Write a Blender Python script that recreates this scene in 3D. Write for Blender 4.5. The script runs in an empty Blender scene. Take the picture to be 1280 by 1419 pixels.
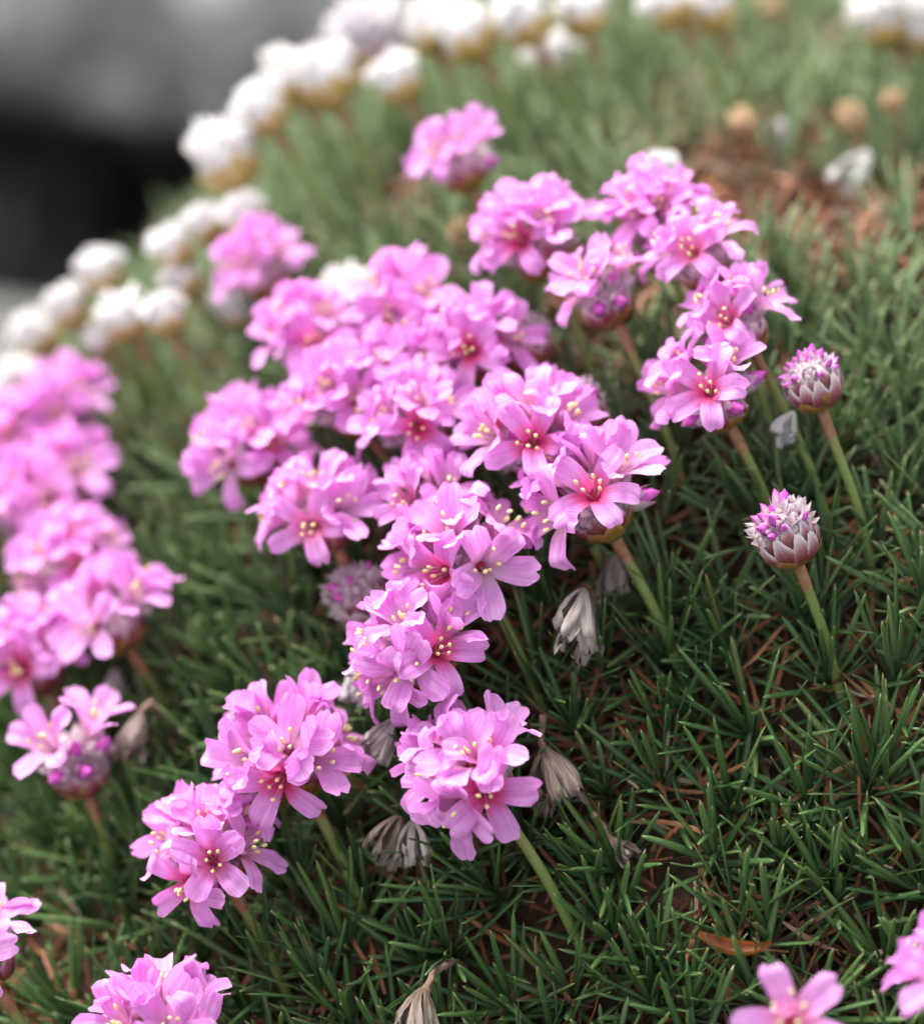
import bpy, math, random
import numpy as np
from mathutils import Vector, Matrix

random.seed(7)
np.random.seed(7)
SC = bpy.context.scene
COL = SC.collection
CM = 0.01                      # every number below is in centimetres; meshes and locations are stored in metres

# ------------------------------------------------------------------ camera
PITCH = math.radians(32)
FPX = 5030.0                   # focal length measured in photograph pixels (1280 wide)
FOCUS = 51.3
cR = Vector((1, 0, 0))
cF = Vector((0, math.cos(PITCH), -math.sin(PITCH)))
cU = Vector((0, math.sin(PITCH), math.cos(PITCH)))
cC = -53.0 * cF
cam = bpy.data.cameras.new("camera")
cam.sensor_fit = 'HORIZONTAL'
cam.sensor_width = 15.0
cam.lens = 15.0 * FPX / 1280.0
cam.clip_start = 0.01
cam.clip_end = 500.0
cam.dof.use_dof = True
cam.dof.focus_distance = FOCUS * CM
cam.dof.aperture_fstop = 3.5
cam_ob = bpy.data.objects.new("camera", cam)
COL.objects.link(cam_ob)
cam_ob.matrix_world = Matrix((
    (cR.x, cU.x, -cF.x, cC.x * CM), (cR.y, cU.y, -cF.y, cC.y * CM),
    (cR.z, cU.z, -cF.z, cC.z * CM), (0, 0, 0, 1)))
SC.camera = cam_ob

# ------------------------------------------------------------------ sky, sun, exposure (overcast)
SUN_EL, SUN_AZ = math.radians(52), math.radians(-35)      # azimuth from +Y towards +X
w = bpy.data.worlds.new("World")
SC.world = w
w.use_nodes = True
nt = w.node_tree
bg = nt.nodes['Background']
sky = nt.nodes.new('ShaderNodeTexSky')
sky.sky_type = 'NISHITA'
sky.sun_disc = False
sky.sun_elevation = SUN_EL
sky.sun_rotation = SUN_AZ
sky.dust_density = 4.0
hs = nt.nodes.new('ShaderNodeHueSaturation')
hs.inputs['Saturation'].default_value = 0.3
nt.links.new(sky.outputs[0], hs.inputs['Color'])
nt.links.new(hs.outputs[0], bg.inputs[0])
bg.inputs[1].default_value = 0.09
sun = bpy.data.lights.new("sun", 'SUN')
sun.energy = 1.3
sun.angle = math.radians(35)
sun.color = (1.0, 0.97, 0.92)
sun_ob = bpy.data.objects.new("sun", sun)
COL.objects.link(sun_ob)
sd = Vector((math.sin(SUN_AZ) * math.cos(SUN_EL), math.cos(SUN_AZ) * math.cos(SUN_EL), math.sin(SUN_EL)))
sun_ob.rotation_euler = sd.to_track_quat('Z', 'Y').to_euler()
sun_ob.location = (0, 0, 3)
SC.view_settings.view_transform = 'Standard'
SC.view_settings.look = 'None'
SC.view_settings.gamma = 1
SC.view_settings.exposure = 2.35
SC.view_settings.use_curve_mapping = False
SC.cycles.max_bounces = 5
SC.cycles.diffuse_bounces = 3
SC.cycles.transmission_bounces = 3
SC.cycles.glossy_bounces = 2
SC.cycles.caustics_reflective = False
SC.cycles.use_denoising = True
SC.cycles.use_adaptive_sampling = True
SC.cycles.adaptive_threshold = 0.035


# ------------------------------------------------------------------ helpers
def unproj(u, v, d):
    return cC + d * (cF + ((u - 640) / FPX) * cR + ((709.5 - v) / FPX) * cU)


def project(p):
    q = p - cC
    d = q.dot(cF)
    return 640 + FPX * q.dot(cR) / d, 709.5 - FPX * q.dot(cU) / d, d


# ground: a smooth mound fitted through a few measured points
ctrl = [(640, 1419, 52.4), (1200, 1300, 51.5), (1280, 1419, 51.0), (100, 1350, 55.2), (0, 1419, 55), (640, 1100, 53.4),
        (1200, 1000, 52.6), (900, 1000, 53.0), (1200, 700, 54.0), (900, 750, 54.4), (1200, 500, 56.0), (1250, 350, 58.5),
        (1200, 200, 64), (1200, 60, 72), (1000, 0, 79), (560, 850, 55.2), (640, 400, 59), (800, 250, 62.5), (500, 300, 64),
        (700, 180, 66), (750, 60, 75.5), (200, 760, 60), (200, 1000, 57.5), (250, 560, 64), (90, 640, 65), (0, 800, 62.5), (0, 1100, 59.2),
        (300, 390, 71), (450, 270, 73.5), (600, 120, 79.5)]
cp = [unproj(*c) for c in ctrl]
# beyond the crest the bank falls away
for (u, v, d) in ((30, 600, 69), (170, 500, 71.5), (310, 370, 74), (470, 230, 78), (620, 90, 83), (800, -40, 88), (1100, -90, 90)):
    p = unproj(u, v, d)
    cp.append(p + Vector((-2.5, 6, -7)))
    cp.append(p + Vector((-6, 16, -20)))
cp.append(Vector((-18, 2, -13)))
cp.append(Vector((-22, -10, -16)))
cp.append(Vector((16, -8, -5)))
cp.append(Vector((16, 8, 1.0)))
cp.append(Vector((0, -14, -12)))
CPX = np.array([[p.x, p.y] for p in cp])
CPZ = np.array([p.z for p in cp])


def _k(d2):
    return np.where(d2 > 1e-9, 0.5 * d2 * np.log(np.maximum(d2, 1e-9)), 0.0)


def _tps():
    n = len(CPX)
    d2 = ((CPX[:, None, :] - CPX[None, :, :]) ** 2).sum(-1)
    A = np.zeros((n + 3, n + 3))
    A[:n, :n] = _k(d2) + np.eye(n) * 12.0
    A[:n, n] = 1
    A[:n, n + 1:] = CPX
    A[n, :n] = 1
    A[n + 1:, :n] = CPX.T
    return np.linalg.solve(A, np.concatenate([CPZ, np.zeros(3)]))


TW = _tps()


def hgt_np(x, y):
    x = np.asarray(x, float)
    y = np.asarray(y, float)
    d2 = (x[..., None] - CPX[:, 0]) ** 2 + (y[..., None] - CPX[:, 1]) ** 2
    z = (_k(d2) * TW[:-3]).sum(-1) + TW[-3] + TW[-2] * x + TW[-1] * y
    z = z + 0.16 * np.sin(x * 1.13 + 0.7) * np.cos(y * 0.97 + 1.1) + 0.1 * np.sin(x * 2.3 + y * 1.7)
    return z


def hgt(x, y):
    return float(hgt_np(x, y))


def nrm(x, y, e=0.4):
    return Vector((hgt(x - e, y) - hgt(x + e, y), hgt(x, y - e) - hgt(x, y + e), 2 * e)).normalized()


DS = np.arange(44.0, 105.0, 0.25)


def on_ray(u, v, H=0.0):
    """the point on the sight line of a pixel that stands H above the ground"""
    P0 = unproj(u, v, 1.0) - cC
    X, Y, Z = cC.x + DS * P0.x, cC.y + DS * P0.y, cC.z + DS * P0.z
    g = Z - hgt_np(X, Y) - H
    neg = np.nonzero(g < 0)[0]
    if len(neg) == 0 or neg[0] == 0:
        i = int(np.argmin(np.abs(g)))
        d = DS[i]
    else:
        i = neg[0]
        d = DS[i - 1] + 0.25 * g[i - 1] / (g[i - 1] - g[i])
    return cC + float(d) * P0


def mesh(name, verts, faces, mats, uvs=None, midx=None, smooth=True):
    me = bpy.data.meshes.new(name)
    me.from_pydata([(x * CM, y * CM, z * CM) for x, y, z in verts], [], faces)
    for m in (mats if isinstance(mats, (list, tuple)) else [mats]):
        me.materials.append(m)
    if uvs is not None:
        ul = me.uv_layers.new(name="UVMap")
        for lp in me.loops:
            ul.data[lp.index].uv = uvs[lp.vertex_index]
    if midx is not None:
        me.polygons.foreach_set('material_index', midx)
    me.polygons.foreach_set('use_smooth', [smooth] * len(me.polygons))
    me.update()
    return me


class MB:
    """collects quads with uvs and material indices"""
    def __init__(self):
        self.v, self.f, self.uv, self.m = [], [], [], []

    def grid(self, pts, uvs, mi=0, closed=False):
        n, k = len(pts), len(pts[0])
        b = len(self.v)
        for r, ru in zip(pts, uvs):
            self.v += [tuple(p) for p in r]
            self.uv += ru
        for i in range(n - 1):
            for j in range(k if closed else k - 1):
                j2 = (j + 1) % k
                self.f.append((b + i * k + j, b + i * k + j2, b + (i + 1) * k + j2, b + (i + 1) * k + j))
                self.m.append(mi)

    def tube(self, pts, rads, sides=6, mi=0, cap=True):
        pts = [Vector(p) for p in pts]
        rows, uvs = [], []
        for i, p in enumerate(pts):
            t = (pts[min(i + 1, len(pts) - 1)] - pts[max(i - 1, 0)]).normalized()
            a = t.cross(Vector((0.31, 0.9, 0.2))).normalized()
            bb = t.cross(a)
            rows.append([p + rads[i] * (math.cos(q) * a + math.sin(q) * bb) for q in [2 * math.pi * s / sides for s in range(sides)]])
            uvs.append([(s / sides, i / (len(pts) - 1)) for s in range(sides)])
        self.grid(rows, uvs, mi, True)
        if cap:
            b = len(self.v) - sides
            self.f.append(tuple(range(b, b + sides)))
            self.m.append(mi)

    def make(self, name, mats, smooth=True):
        return mesh(name, self.v, self.f, mats, self.uv, self.m, smooth)


def loc(v):
    return Matrix.Translation(Vector(v) * CM)


def ob(name, data, parent=None, M=None, color=None):
    o = bpy.data.objects.new(name, data)
    COL.objects.link(o)
    if parent is not None:
        o.parent = parent
    if M is not None:
        o.matrix_basis = M
    if color is not None:
        o.color = color
    return o


def tag(o, label, cat, group=None, kind=None):
    o['label'] = label
    o['category'] = cat
    if group:
        o['group'] = group
    if kind:
        o['kind'] = kind
    return o


def frame(z, x=None):
    """rotation whose Z is the given direction"""
    z = Vector(z).normalized()
    x = Vector(x) if x is not None else Vector((0.37, -0.2, 0.71)).cross(z)
    x = (x - z * x.dot(z)).normalized()
    y = z.cross(x)
    return Matrix(((x.x, y.x, z.x, 0), (x.y, y.y, z.y, 0), (x.z, y.z, z.z, 0), (0, 0, 0, 1)))


# ------------------------------------------------------------------ materials
class NB:
    def __init__(self, name):
        self.m = bpy.data.materials.new(name)
        self.m.use_nodes = True
        self.t = self.m.node_tree
        self.t.nodes.clear()
        self.out = self.n('OutputMaterial')

    def n(self, kind, **kw):
        nd = self.t.nodes.new('ShaderNode' + kind)
        for k, v in kw.items():
            setattr(nd, k, v)
        return nd

    def set(self, sock, val):
        if isinstance(val, bpy.types.NodeSocket):
            self.t.links.new(val, sock)
        elif val is not None:
            if hasattr(sock.default_value, '__len__') and len(sock.default_value) == 4 and len(val) == 3:
                val = (*val, 1)
            sock.default_value = val

    def math(self, op, a, b=None, clamp=False):
        nd = self.n('Math', operation=op, use_clamp=clamp)
        self.set(nd.inputs[0], a)
        self.set(nd.inputs[1], b)
        return nd.outputs[0]

    def mix(self, f, a, b, mode='MIX'):
        nd = self.n('Mix', data_type='RGBA', blend_type=mode)
        self.set(nd.inputs[0], f)
        self.set(nd.inputs[6], a)
        self.set(nd.inputs[7], b)
        return nd.outputs[2]

    def ramp(self, f, stops):
        nd = self.n('ValToRGB')
        e = nd.color_ramp.elements
        while len(e) < len(stops):
            e.new(0.5)
        for x, (p, c) in zip(e, stops):
            x.position = p
            x.color = (*c, 1) if hasattr(c, '__len__') else (c, c, c, 1)
        self.set(nd.inputs[0], f)
        return nd.outputs[0]

    def noise(self, vec, scale, detail=2, rough=0.5, dist=0.0):
        nd = self.n('TexNoise')
        self.set(nd.inputs['Vector'], vec)
        nd.inputs['Scale'].default_value = scale
        nd.inputs['Detail'].default_value = detail
        nd.inputs['Roughness'].default_value = rough
        nd.inputs['Distortion'].default_value = dist
        return nd.outputs[0]

    def uv(self):
        nd = self.n('UVMap')
        s = self.n('SeparateXYZ')
        self.t.links.new(nd.outputs[0], s.inputs[0])
        return s.outputs[0], s.outputs[1]

    def vec(self, x, y, z):
        nd = self.n('CombineXYZ')
        for i, q in enumerate((x, y, z)):
            self.set(nd.inputs[i], q)
        return nd.outputs[0]

    def finish(self, color, rough=0.5, spec=0.4, trans=0.0, tcolor=None, bump=None, bstr=0.3, bdist=0.0005):
        p = self.n('BsdfPrincipled')
        self.set(p.inputs['Base Color'], color)
        self.set(p.inputs['Roughness'], rough)
        self.set(p.inputs['Specular IOR Level'], spec)
        if bump is not None:
            b = self.n('Bump')
            b.inputs['Strength'].default_value = bstr
            b.inputs['Distance'].default_value = bdist
            self.set(b.inputs['Height'], bump)
            self.t.links.new(b.outputs[0], p.inputs['Normal'])
        sh = p.outputs[0]
        if trans > 0:
            tr = self.n('BsdfTranslucent')
            self.set(tr.inputs[0], tcolor if tcolor is not None else color)
            ms = self.n('MixShader')
            ms.inputs[0].default_value = trans
            self.t.links.new(sh, ms.inputs[1])
            self.t.links.new(tr.outputs[0], ms.inputs[2])
            sh = ms.outputs[0]
        self.t.links.new(sh, self.out.inputs[0])
        return self.m


def m_petal():
    b = NB("petal_pink")
    u, v = b.uv()
    oi = b.n('ObjectInfo')
    sep = b.n('SeparateColor')
    b.t.links.new(oi.outputs['Color'], sep.inputs[0])
    red, tint = sep.outputs[0], sep.outputs[1]
    rnd = oi.outputs['Random']
    z = b.math('MULTIPLY', rnd, 37.0)
    c = b.mix(tint, (0.81, 0.34, 0.765), (0.87, 0.44, 0.83))
    c = b.mix(b.ramp(v, [(0.35, 0.0), (1.0, 0.7)]), c, (0.90, 0.56, 0.88))
    # streaks and fine veins running along the petal
    s1 = b.noise(b.vec(b.math('MULTIPLY', u, 7.0), b.math('MULTIPLY', v, 1.1), z), 1.0, 3, 0.6)
    c = b.mix(b.ramp(s1, [(0.38, 0.0), (0.66, 0.6)]), c, (0.70, 0.19, 0.64))
    s2 = b.noise(b.vec(b.math('MULTIPLY', u, 22.0), b.math('MULTIPLY', v, 1.6), z), 1.0, 1, 0.5, 0.4)
    vein = b.ramp(s2, [(0.43, 0.0), (0.5, 0.62), (0.57, 0.0)])
    c = b.mix(vein, c, (0.62, 0.13, 0.52))
    # throat: crimson in older florets, whitish in fresh ones
    thr = b.ramp(v, [(0.28, 1.0), (0.62, 0.0)])
    th2 = b.math('ADD', thr, b.math('MULTIPLY', b.math('SUBTRACT', s2, 0.5), 0.9))
    th2 = b.math('MULTIPLY', th2, b.ramp(v, [(0.48, 1.0), (0.68, 0.0)]), True)
    tc = b.mix(red, (0.74, 0.50, 0.62), (0.74, 0.055, 0.15))
    c = b.mix(b.math('MULTIPLY', th2, 0.92, True), c, tc)
    tcol = b.mix(0.35, c, (0.80, 0.16, 0.72))
    return b.finish(c, 0.6, 0.14, 0.42, tcol, s2, 0.25, 0.0004)


def m_simple(name, col, rough=0.5, spec=0.3, trans=0.0, var=None, scale=300):
    b = NB(name)
    c = col
    if var:
        tc = b.n('TexCoord')
        n = b.noise(tc.outputs['Object'], scale, 4, 0.65)
        c = b.mix(b.ramp(n, [(0.35, 0.0), (0.65, 1.0)]), col, var)
    return b.finish(c, rough, spec, trans)


def m_leaf(name, attr):
    b = NB(name)
    u, v = b.uv()
    if attr:
        a = b.n('Attribute', attribute_name='tint')
        rnd = a.outputs['Fac']
    else:
        rnd = b.n('ObjectInfo').outputs['Random']
    c = b.ramp(rnd, [(0.0, (0.042, 0.105, 0.036)), (0.4, (0.062, 0.142, 0.044)), (0.75, (0.084, 0.172, 0.048)), (0.95, (0.115, 0.195, 0.06)), (1.0, (0.16, 0.15, 0.06))])
    if attr:
        pale = b.n('Attribute', attribute_name='pale').outputs['Fac']
    else:
        sp = b.n('SeparateColor')
        b.t.links.new(b.n('ObjectInfo').outputs['Color'], sp.inputs[0])
        pale = sp.outputs[0]
    c = b.mix(pale, c, (0.27, 0.345, 0.19))  # painted light: leaves turn lighter towards the far slope
    # pale rib and margin, paler towards the growing tip, straw-coloured point
    c = b.mix(b.ramp(v, [(0.0, 0.75), (0.22, 0.0)]), c, (0.10, 0.115, 0.04))
    c = b.mix(b.ramp(v, [(0.45, 0.0), (0.93, 0.35)]), c, (0.14, 0.25, 0.06))
    c = b.mix(b.ramp(v, [(0.94, 0.0), (0.99, 0.75)]), c, (0.36, 0.27, 0.12))
    edge = b.ramp(b.math('ABSOLUTE', b.math('SUBTRACT', u, 0.5)), [(0.36, 0.0), (0.5, 0.25)])
    c = b.mix(edge, c, (0.15, 0.22, 0.09))
    return b.finish(c, 0.36, 0.5, 0.22, None)


def m_litter():
    b = NB("dead_needle")
    a = b.n('Attribute', attribute_name='tint')
    u, v = b.uv()
    c = b.ramp(a.outputs['Fac'], [(0.0, (0.055, 0.022, 0.012)), (0.35, (0.12, 0.042, 0.018)), (0.72, (0.22, 0.078, 0.028)), (0.93, (0.27, 0.13, 0.06)), (1.0, (0.36, 0.29, 0.22))])
    return b.finish(c, 0.6, 0.3)


def m_bract(name, stops):
    b = NB(name)
    u, v = b.uv()
    oi = b.n('ObjectInfo')
    n = b.noise(b.vec(b.math('MULTIPLY', u, 9.0), b.math('MULTIPLY', v, 2.0), b.math('MULTIPLY', oi.outputs['Random'], 30.0)), 1.0, 3, 0.6)
    vv = b.math('ADD', v, b.math('MULTIPLY', b.math('SUBTRACT', n, 0.5), 0.32))
    ed = b.math('ABSOLUTE', b.math('SUBTRACT', u, 0.5))
    vv = b.math('ADD', vv, b.math('MULTIPLY', b.math('POWER', ed, 2.0), 1.1), True)
    c = b.ramp(vv, stops)
    return b.finish(c, 0.32, 0.5, 0.22, None, n, 0.35, 0.0004)


def m_stem():
    b = NB("stem_green")
    u, v = b.uv()
    tc = b.n('TexCoord')
    n = b.noise(tc.outputs['Object'], 260, 3)
    c = b.mix(n, (0.14, 0.205, 0.045), (0.21, 0.26, 0.075))
    c = b.mix(b.ramp(v, [(0.75, 0.0), (1.0, 0.6)]), c, (0.26, 0.17, 0.07))
    return b.finish(c, 0.5, 0.35, 0.08)


def m_dry():
    b = NB("dry_papery")
    u, v = b.uv()
    oi = b.n('ObjectInfo')
    z = b.math('MULTIPLY', oi.outputs['Random'], 40.0)
    n = b.noise(b.vec(b.math('MULTIPLY', u, 8.0), b.math('MULTIPLY', v, 1.4), z), 1.0, 4, 0.65)
    c = b.ramp(n, [(0.30, (0.05, 0.032, 0.022)), (0.43, (0.20, 0.145, 0.105)), (0.58, (0.38, 0.31, 0.25)), (0.8, (0.58, 0.52, 0.46))])
    sp = b.noise(b.vec(b.math('MULTIPLY', u, 14.0), b.math('MULTIPLY', v, 14.0), z), 1.0, 2)
    c = b.mix(b.ramp(sp, [(0.70, 0.0), (0.76, 0.8)]), c, (0.04, 0.03, 0.025))
    c = b.mix(b.ramp(v, [(0.0, 0.7), (0.3, 0.0)]), c, (0.20, 0.13, 0.08))
    sep = b.n('SeparateColor')
    b.t.links.new(oi.outputs['Color'], sep.inputs[0])
    c = b.mix(sep.outputs[0], c, (0.72, 0.70, 0.69))
    return b.finish(c, 0.6, 0.25, 0.25, None, n, 0.6, 0.0006)


def m_rock(name, ca, cb, cd):
    b = NB(name)
    tc = b.n('TexCoord')
    v = tc.outputs['Object']
    n1 = b.noise(v, 22, 5, 0.55)
    n2 = b.noise(v, 60, 5, 0.6)
    c = b.mix(b.ramp(n1, [(0.36, 0.0), (0.64, 1.0)]), ca, cb)
    c = b.mix(b.ramp(n2, [(0.48, 0.0), (0.62, 0.6)]), c, cd)
    l = b.noise(v, 30, 2, 0.5)
    c = b.mix(b.ramp(l, [(0.58, 0.0), (0.64, 0.8)]), c, (0.40, 0.40, 0.39))
    return b.finish(c, 0.75, 0.3, 0, None, n2, 0.6, 0.01)


def m_soil():
    b = NB("soil")
    tc = b.n('TexCoord')
    v = tc.outputs['Object']
    n1 = b.noise(v, 90, 5, 0.65)
    n2 = b.noise(v, 420, 4, 0.7)
    c = b.mix(b.ramp(n1, [(0.35, 0.0), (0.65, 1.0)]), (0.022, 0.015, 0.010), (0.075, 0.036, 0.017))
    c = b.mix(b.ramp(n2, [(0.5, 0.0), (0.7, 0.7)]), c, (0.12, 0.07, 0.035))
    return b.finish(c, 0.85, 0.2, 0, None, n2, 0.8, 0.001)


PETAL = m_petal()
LEAF = m_leaf("leaf_green", False)
LEAF_S = m_leaf("turf_green", True)
LITTER = m_litter()
STEM = m_stem()
DRY = m_dry()
SOIL = m_soil()
ANTHER = m_simple("anther_yellow", (0.80, 0.70, 0.24), 0.6, 0.2, 0.1, (0.88, 0.82, 0.45), 2500)
FILAMENT = m_simple("filament_pale", (0.80, 0.52, 0.62), 0.5, 0.3, 0.3)
CALYX = m_simple("calyx_papery", (0.58, 0.36, 0.44), 0.45, 0.35, 0.3, (0.70, 0.56, 0.60), 700)
PAPER = m_simple("calyx_white", (0.58, 0.44, 0.49), 0.38, 0.5, 0.35, (0.70, 0.64, 0.66), 900)
THROAT = m_simple("throat_crimson", (0.72, 0.07, 0.16), 0.5, 0.3, 0.3)
BUDPINK = m_simple("bud_magenta", (0.58, 0.075, 0.47), 0.42, 0.35, 0.15, (0.70, 0.17, 0.58), 900)
SHEATH = m_simple("sheath_brown", (0.23, 0.10, 0.045), 0.55, 0.3, 0.1, (0.36, 0.20, 0.11), 500)
STALK = m_simple("stalk_brown", (0.15, 0.085, 0.05), 0.7, 0.2, 0, (0.32, 0.23, 0.17), 400)
BR_LOW = m_bract("bract_olive", [(0.0, (0.10, 0.085, 0.02)), (0.45, (0.19, 0.15, 0.035)), (0.75, (0.27, 0.13, 0.03)), (1.0, (0.44, 0.25, 0.10))])
BR_MID = m_bract("bract_papery", [(0.0, (0.17, 0.13, 0.04)), (0.3, (0.20, 0.035, 0.045)), (0.58, (0.34, 0.11, 0.14)), (0.8, (0.54, 0.38, 0.41)), (1.0, (0.74, 0.66, 0.67))])
BR_GOLD = m_bract("bract_golden", [(0.0, (0.30, 0.25, 0.05)), (0.5, (0.46, 0.34, 0.09)), (0.8, (0.58, 0.37, 0.13)), (1.0, (0.68, 0.52, 0.30))])
BR_WHITE = m_bract("bract_white", [(0.0, (0.30, 0.20, 0.07)), (0.3, (0.46, 0.30, 0.20)), (0.45, (0.75, 0.68, 0.69)), (1.0, (0.88, 0.86, 0.88))])
BR_TAN = m_bract("bract_tan", [(0.0, (0.25, 0.16, 0.07)), (0.5, (0.46, 0.26, 0.12)), (1.0, (0.62, 0.44, 0.27))])
WHITE = m_simple("bud_white", (0.78, 0.74, 0.74), 0.45, 0.4, 0.3, (0.88, 0.86, 0.84), 900)
LILAC = m_simple("bud_lilac", (0.60, 0.44, 0.60), 0.45, 0.4, 0.3, (0.70, 0.60, 0.70), 900)
CURL = m_simple("curled_leaf_orange", (0.36, 0.13, 0.03), 0.4, 0.45, 0.1, (0.24, 0.07, 0.02), 300)
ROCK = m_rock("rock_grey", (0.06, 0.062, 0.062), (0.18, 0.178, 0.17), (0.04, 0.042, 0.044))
ROCK_SHADE = m_rock("rock_shaded", (0.014, 0.013, 0.012), (0.022, 0.021, 0.019), (0.009, 0.009, 0.008))  # near-black base colour, the hollow's shade painted into the rock
TURF_FAR = m_simple("far_turf", (0.05, 0.085, 0.03), 0.8, 0.2, 0, (0.10, 0.09, 0.06), 3)

# ------------------------------------------------------------------ the bank
gx = np.linspace(-40, 34, 150)
gy = np.linspace(-26, 52, 158)
GX, GY = np.meshgrid(gx, gy)
GZ = np.maximum(hgt_np(GX, GY), -60) - 0.12
GZ += 0.07 * np.random.randn(*GZ.shape)
gv = np.stack([GX.ravel(), GY.ravel(), GZ.ravel()], -1)
nxg, nyg = len(gx), len(gy)
gf = [(j * nxg + i, j * nxg + i + 1, (j + 1) * nxg + i + 1, (j + 1) * nxg + i) for j in range(nyg - 1) for i in range(nxg - 1)]
g = ob("ground", mesh("ground", gv.tolist(), gf, SOIL))
g['kind'] = 'structure'

# far terrain sheet, well below the bank
tn = 40
tv, tf = [], []
for j in range(tn + 1):
    for i in range(tn + 1):
        x, y = (i / tn - 0.5) * 2, (j / tn - 0.5) * 2
        x, y = 12000 * x * abs(x), 12000 * y * abs(y)
        tv.append((x, y, -75 + 4 * math.sin(x * 0.004) * math.cos(y * 0.005)))
for j in range(tn):
    for i in range(tn):
        k = j * (tn + 1) + i
        tf.append((k, k + 1, k + tn + 2, k + tn + 1))
t = ob("terrain", mesh("terrain", tv, tf, TURF_FAR))
t['kind'] = 'structure'


# ------------------------------------------------------------------ rocks behind the bank
def rock(name, P, X, Y, Z, mat, label, seed, nu=64, nv=40, sq=0.42, amp=0.06, cat="rock"):
    """squarish boulder: superellipsoid with noise relief; P centre, X Y Z half axes"""
    from mathutils import noise
    P = Vector(P)
    vs, fs = [], []

    def sp(a, e):
        return math.copysign(abs(a) ** e, a)
    for j in range(nv + 1):
        th = -math.pi / 2 + math.pi * j / nv
        for i in range(nu):
            ph = 2 * math.pi * i / nu
            q = Vector((sp(math.cos(th), sq) * sp(math.cos(ph), sq), sp(math.cos(th), sq) * sp(math.sin(ph), sq), sp(math.sin(th), sq)))
            k = 1 + amp * noise.fractal(q * 1.7 + Vector((seed, 0, 0)), 0.8, 2.1, 5) + 0.5 * amp * noise.noise(q * 0.9 + Vector((0, seed, 0)))
            q = q * k
            vs.append(tuple(q.x * X + q.y * Y + q.z * Z))
    for j in range(nv):
        for i in range(nu):
            i2 = (i + 1) % nu
            fs.append((j * nu + i, j * nu + i2, (j + 1) * nu + i2, (j + 1) * nu + i))
    o = ob(name, mesh(name, vs, fs, mat), None, loc(P))
    return tag(o, label, cat)


# overhanging slab: its lower lip crosses the picture from (0,95) to (330,175)
lipA, lipB = unproj(-160, 75, 116), unproj(340, 190, 110)
ax = (lipB - lipA).normalized()
back = Vector((0.12, 1, 0.0)).normalized()
up = ax.cross(back).normalized()
if up.z < 0:
    up = -up


def build_rocks():
    c = (lipA + lipB) / 2
    L = (lipB - lipA).length
    # the slab leans back above a hollow
    rock("rock_slab", c + ax * (L * 0.3) + back * 40 + up * 11.5, ax * L * 1.5, back * 29, up * 15 + back * 14, ROCK,
         "weathered grey rock slab overhanging the dark hollow behind the bank", 3.1, sq=0.36, amp=0.05)
    rock("rock_wall", c + back * 62 - up * 30, ax * L * 1.9, back * 16, up * 32, ROCK_SHADE,
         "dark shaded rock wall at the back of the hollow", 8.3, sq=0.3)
    rock("rock_wall", c - ax * (L * 1.35) + back * 24 - up * 22, ax * L * 0.45, back * 40, up * 24, ROCK_SHADE,  # added out of view to block side light, so the hollow stays black
         "unseen rock added to keep light out of the hollow", 5.7, sq=0.3)
    e = unproj(80, 388, 108)
    rock("rock_ledge", e + Vector((-6, -6.5, -11.6)), Vector((26, -2, -2.0)), Vector((1, 6.5, 0.3)), Vector((0, 0, 13)), ROCK,
         "low grey rock ledge under the hollow beside the white buds", 1.9, sq=0.45)


build_rocks()


# ------------------------------------------------------------------ leaves and turf
def leaf_geo(length, width, bend, twist=0.0, taper=1.0):
    """needle leaf rising along +Z from the origin, bending towards +X; 17 vertices, 28 triangles"""
    vs, uv, fs = [], [], []
    a, x, z, pt = 0.0, 0.0, 0.0, 0.0
    for i, tt in enumerate((0.0, 0.3, 0.62, 0.91, 1.0)):
        dt = (tt - pt) * length
        a = bend * (tt + pt) / 2
        x += math.sin(a) * dt
        z += math.cos(a) * dt
        pt = tt
        ang = bend * tt
        tx, tz = math.sin(ang), math.cos(ang)
        nx, nz = -tz, tx             # inner (upper) face normal
        if i == 4:
            vs.append((x, 0, z))
            uv.append((0.5, 1.0))
            break
        wd = width * (0.8, 1.0, 0.97, 0.66)[i]
        th = width * 0.42
        tw = twist * tt
        for (p, q, uu) in ((-wd, 0.0, 0.0), (0, th * 0.12, 0.5), (wd, 0.0, 1.0), (0, -th, 0.5)):
            p2 = p * math.cos(tw) - q * math.sin(tw)
            q2 = p * math.sin(tw) + q * math.cos(tw)
            vs.append((x + nx * q2, p2, z + nz * q2))
            uv.append((uu, tt))
    for i in range(3):
        for k in range(4):
            k2 = (k + 1) % 4
            fs.append((i * 4 + k, i * 4 + k2, (i + 1) * 4 + k2, (i + 1) * 4 + k))
    for k in range(4):
        fs.append((12 + k, 12 + (k + 1) % 4, 16))
    return vs, uv, fs


LEAFV = []
for i in range(10):
    vs, uv, fs = leaf_geo(1.0, 0.048 + 0.012 * random.random(), random.uniform(-0.3, 0.5), random.uniform(-0.5, 0.5))
    LEAFV.append((vs, uv, fs))
LEAF_ME = [mesh("leaf", vs, fs, LEAF, uv) for vs, uv, fs in LEAFV]


def rosette_axis(x, y):
    n = nrm(x, y)
    a = n * 0.55 + Vector((0, 0, 0.75)) + Vector((-0.16, 0.0, 0)) + Vector((random.gauss(0, 0.17), random.gauss(0, 0.17), 0))
    return a.normalized()


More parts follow.
